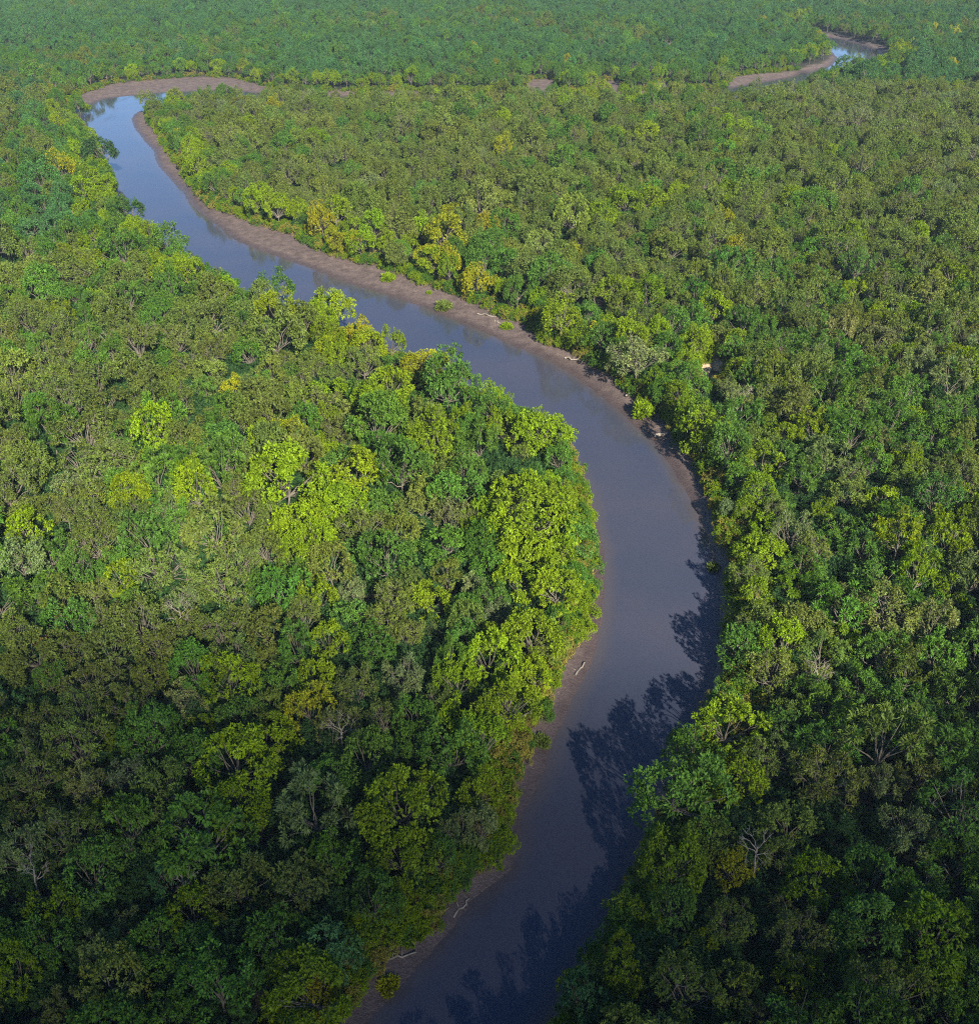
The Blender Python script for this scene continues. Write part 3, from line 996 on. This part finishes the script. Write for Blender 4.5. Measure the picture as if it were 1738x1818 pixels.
def bush_mesh(seed, n_t, nb, rad, h, L0, W0):
    rng = np.random.default_rng(seed)
    d = unit(rng.normal(0, 1, (n_t, 3)))
    d[:, 2] = np.abs(d[:, 2])
    P = np.repeat(d * np.array([rad, rad, h]) * rng.uniform(.45, 1, (n_t, 1)), nb, 0)
    Dv = np.repeat(d, nb, 0)
    n = len(P)
    u_ = unit(Dv + rng.normal(0, .6, (n, 3)) + np.array([0, 0, .3]))
    st = P + rng.normal(0, .06, (n, 3))
    L = L0 * rng.uniform(.7, 1.3, n)[:, None]
    w = unit(np.cross(u_, rng.normal(0, 1, (n, 3)) + np.array([0, 0, 1.5]))) * W0
    V = np.stack([st, st + u_ * L * .5 + w, st + u_ * L, st + u_ * L * .5 - w], 1).reshape(-1, 3)
    V[:, 2] = np.maximum(V[:, 2], 0.02)
    leaf = np.repeat(np.stack([rng.uniform(.35, .65, n), rng.uniform(0, .3, n), np.zeros(n), np.ones(n)], 1), 4, 0)
    t = Tubes(5)
    for k in range(9):
        a_ = k * .7 + rng.uniform(-.2, .2)
        t.add([(.75 * rad * math.cos(a_), .75 * rad * math.sin(a_), -.2), (.35 * rad * math.cos(a_), .35 * rad * math.sin(a_), .25 * h), (0.1 * rad * math.cos(a_), 0.1 * rad * math.sin(a_), .8 * h)],
              [.035, .03, .02])
    return mesh_from("foliage", V, np.arange(4 * n).reshape(n, 4), LEAF, leaf), t.build("stems", DEADWOOD)


SHRUBS = [(1141, 738, 2.6, 'lime', "bright yellow-green shrub with pale stilt roots on the right bank mud", 1), (1150, 712, 2.0, 'lime', "lime shrub behind the stilt rooted shrub at the mud's edge", 1),
          (689, 498, 2.4, 'lime', "low pale green bush alone on the upper mud bank", 0), (787, 546, 2.6, 'olive', "thin sprawling olive shrub in the middle of the mud bank", 0),
          (762, 522, 1.0, 'lime', "tiny lime sapling beside the lip of the mud bank", 0), (899, 582, 1.8, 'lime', "spindly lime sapling on the mud beside the white driftwood", 0),
          (1266, 1004, 1.3, 'olive', "small olive bush standing in the water off the right bank", 0), (735, 1664, 1.8, 'lime', "lime shrub on the bare slope of the lower left bank", 0),
          (690, 1748, 1.3, 'gold', "tiny yellowish shrub on the bare slope at the bottom left bank", 0), (960, 1318, 1.4, 'olive', "small olive shrub on the narrow left mud bank", 0)]
bm = [bush_mesh(40, 70, 14, .8, .55, .34, .05), bush_mesh(41, 90, 14, .75, 1.1, .34, .06)]
sproto = {}
for px, py, s, tn, lab, k in SHRUBS:
    x, y = ground_at(px, py, .4)
    q, v_ = np.array([x]), np.array([y])
    z = max(0.0, float(height(q, v_, signed(WATER_POLYS, q, v_), signed(VEG_POLYS, q, v_))[0]))
    r = empty("bank_shrub", (x, y, z - .03), label=lab, category='shrub', group='shrubs on the mud banks')
    r.rotation_euler = (0, 0, random.uniform(0, 6.28))
    r.scale = (s * .75,) * 3
    if k not in sproto:
        parts = (obj("foliage", bm[k][0], r), obj("stems", bm[k][1], r))
        sproto[k] = parts
    else:
        parts = []
        for p in sproto[k]:
            c = p.copy(); COL.objects.link(c); c.parent = r; parts.append(c)
    parts[0]["tint"] = [c * 1.1 for c in TINTS[tn]]


def log_mesh(seed, L, r, forks):
    rng = np.random.default_rng(seed)
    t = Tubes(8)
    pts = wiggle(rng, (-L / 2, 0, r * .6), (L / 2, 0, r * .8), 7, .05 * L)
    pts = [(p[0], p[1], max(r * .5, p[2])) for p in pts]
    t.add(pts, np.linspace(r, r * .5, 7))
    for k in range(forks):
        p = np.array(pts[2 + k % 4])
        e = p + np.array([rng.uniform(-.1, .3) * L, rng.choice([-1, 1]) * rng.uniform(.12, .3) * L, rng.uniform(0, .15) * L])
        t.add(wiggle(rng, p, e, 4, .03 * L), np.linspace(r * .5, r * .2, 4))
    return t.build("driftwood_log", DEADWOOD)


LOGS = [(1178, 772, 3.6, .28, 12, "tan fallen log lying across the mud beside the stilt rooted shrub", 0), (1186, 778, 2.0, .08, 28, "thin pale branch beside the tan fallen log", 1),
        (1119, 703, 2.2, .16, 40, "stubby pale log at the foot of the right bank trees", 1), (1024, 641, 4.2, .15, -28, "long pale fallen trunk on the mud below yellow bushes", 2),
        (868, 562, 4.8, .12, -30, "thin straw coloured log along the lip of the upper mud bank", 1), (884, 573, 1.6, .16, -50, "short white forked driftwood on the upper mud bank", 2),
        (929, 580, 1.9, .12, 45, "pale branch slanting down the bank beside the spindly sapling", 0), (1205, 800, 3.2, .09, -35, "crooked pale root reaching over the mud below the lime tree", 2),
        (1030, 1185, 2.4, .12, 60, "bleached branch under the overhanging tree on the left bank", 2), (870, 1538, 1.8, .09, 30, "short dark snag at the waterline below the lower left trees", 2),
        (820, 1606, 2.2, .10, 55, "brown log on the narrow bank at the lower left", 1), (703, 1700, 3.0, .10, 15, "twiggy branch on the bare slope at the lower left", 3)]
for n_, (px, py, L, r, ang, lab, fk) in enumerate(LOGS):
    x, y = ground_at(px, py, .5)
    q, v_ = np.array([x]), np.array([y])
    z = max(0.0, float(height(q, v_, signed(WATER_POLYS, q, v_), signed(VEG_POLYS, q, v_))[0]))
    o = obj("driftwood_log", log_mesh(300 + n_, L, r, fk), label=lab, category='driftwood', group='driftwood along the banks')
    o.location = (x, y, z - .04)
    o.rotation_euler = (0, 0, R(ang))

# ------------------------------------------------------------------ unseen shade volume added behind the camera, and the air
def added_shade_cloud():  # invented volume out of view; its shadow darkens the foreground
    m, nt, out = new_mat("added_shade_volume")
    vs = N(nt, 'ShaderNodeVolumePrincipled', Density=0.029)
    vs.inputs['Color'].default_value = (0.95, 0.96, 1.0, 1)
    nt.links.new(vs.outputs[0], out.inputs['Volume'])
    alt = 420.0
    c = Vector((4, 10, 0)) + SUN_DIR * (alt / SUN_DIR.z)
    nr, na = 16, 56
    rng = np.random.default_rng(77)
    verts, faces = [], []
    for sgn in (1, -1):
        for i in range(nr + 1):
            r = i / nr
            for k in range(na):
                th = 2 * math.pi * k / na
                lump = 1 + .10 * math.sin(3 * th + 1) + .06 * math.sin(7 * th) + .05 * math.sin(11 * th + 2)
                t = 24 * (1 - r * r) ** 1.3 * (1 + .18 * math.sin(5 * r * math.cos(th) * 2 + 1) * math.sin(4 * r * math.sin(th) + 2)) + .05
                verts.append((190 * r * lump * math.cos(th), 84 * r * lump * math.sin(th), sgn * t))
    n1 = (nr + 1) * na
    for s_ in range(2):
        for i in range(nr):
            for k in range(na):
                k2 = (k + 1) % na
                a_, b_, c_, d_ = (s_ * n1 + i * na + k, s_ * n1 + (i + 1) * na + k, s_ * n1 + (i + 1) * na + k2, s_ * n1 + i * na + k2)
                faces.append((a_, b_, c_, d_) if s_ == 0 else (d_, c_, b_, a_))
    for k in range(na):
        k2 = (k + 1) % na
        faces.append((nr * na + k, n1 + nr * na + k, n1 + nr * na + k2, nr * na + k2))
    me_ = mesh_from("added_shade_cloud", np.array(verts), np.array(faces), m)
    o = obj("added_shade_cloud", me_, kind='structure', label="added unseen volume that darkens the near forest")
    o.location = c


added_shade_cloud()


def haze():
    m, nt, out = new_mat("haze")
    v = N(nt, 'ShaderNodeVolumePrincipled', Density=0.0001, Anisotropy=0.0)
    v.inputs['Color'].default_value = (0.62, 0.80, 1.0, 1)
    nt.links.new(v.outputs[0], out.inputs['Volume'])
    e, z0, z1 = 2700.0, -4.0, 69.0
    V = [(x, y, z) for z in (z0, z1) for y in (-e, e) for x in (-e, e)]
    F = [(0, 2, 3, 1), (4, 5, 7, 6), (0, 1, 5, 4), (2, 6, 7, 3), (0, 4, 6, 2), (1, 3, 7, 5)]
    obj("haze", mesh_from("haze", V, F, m), kind='stuff', label="pale blue haze over the distant forest", category='haze')


haze()
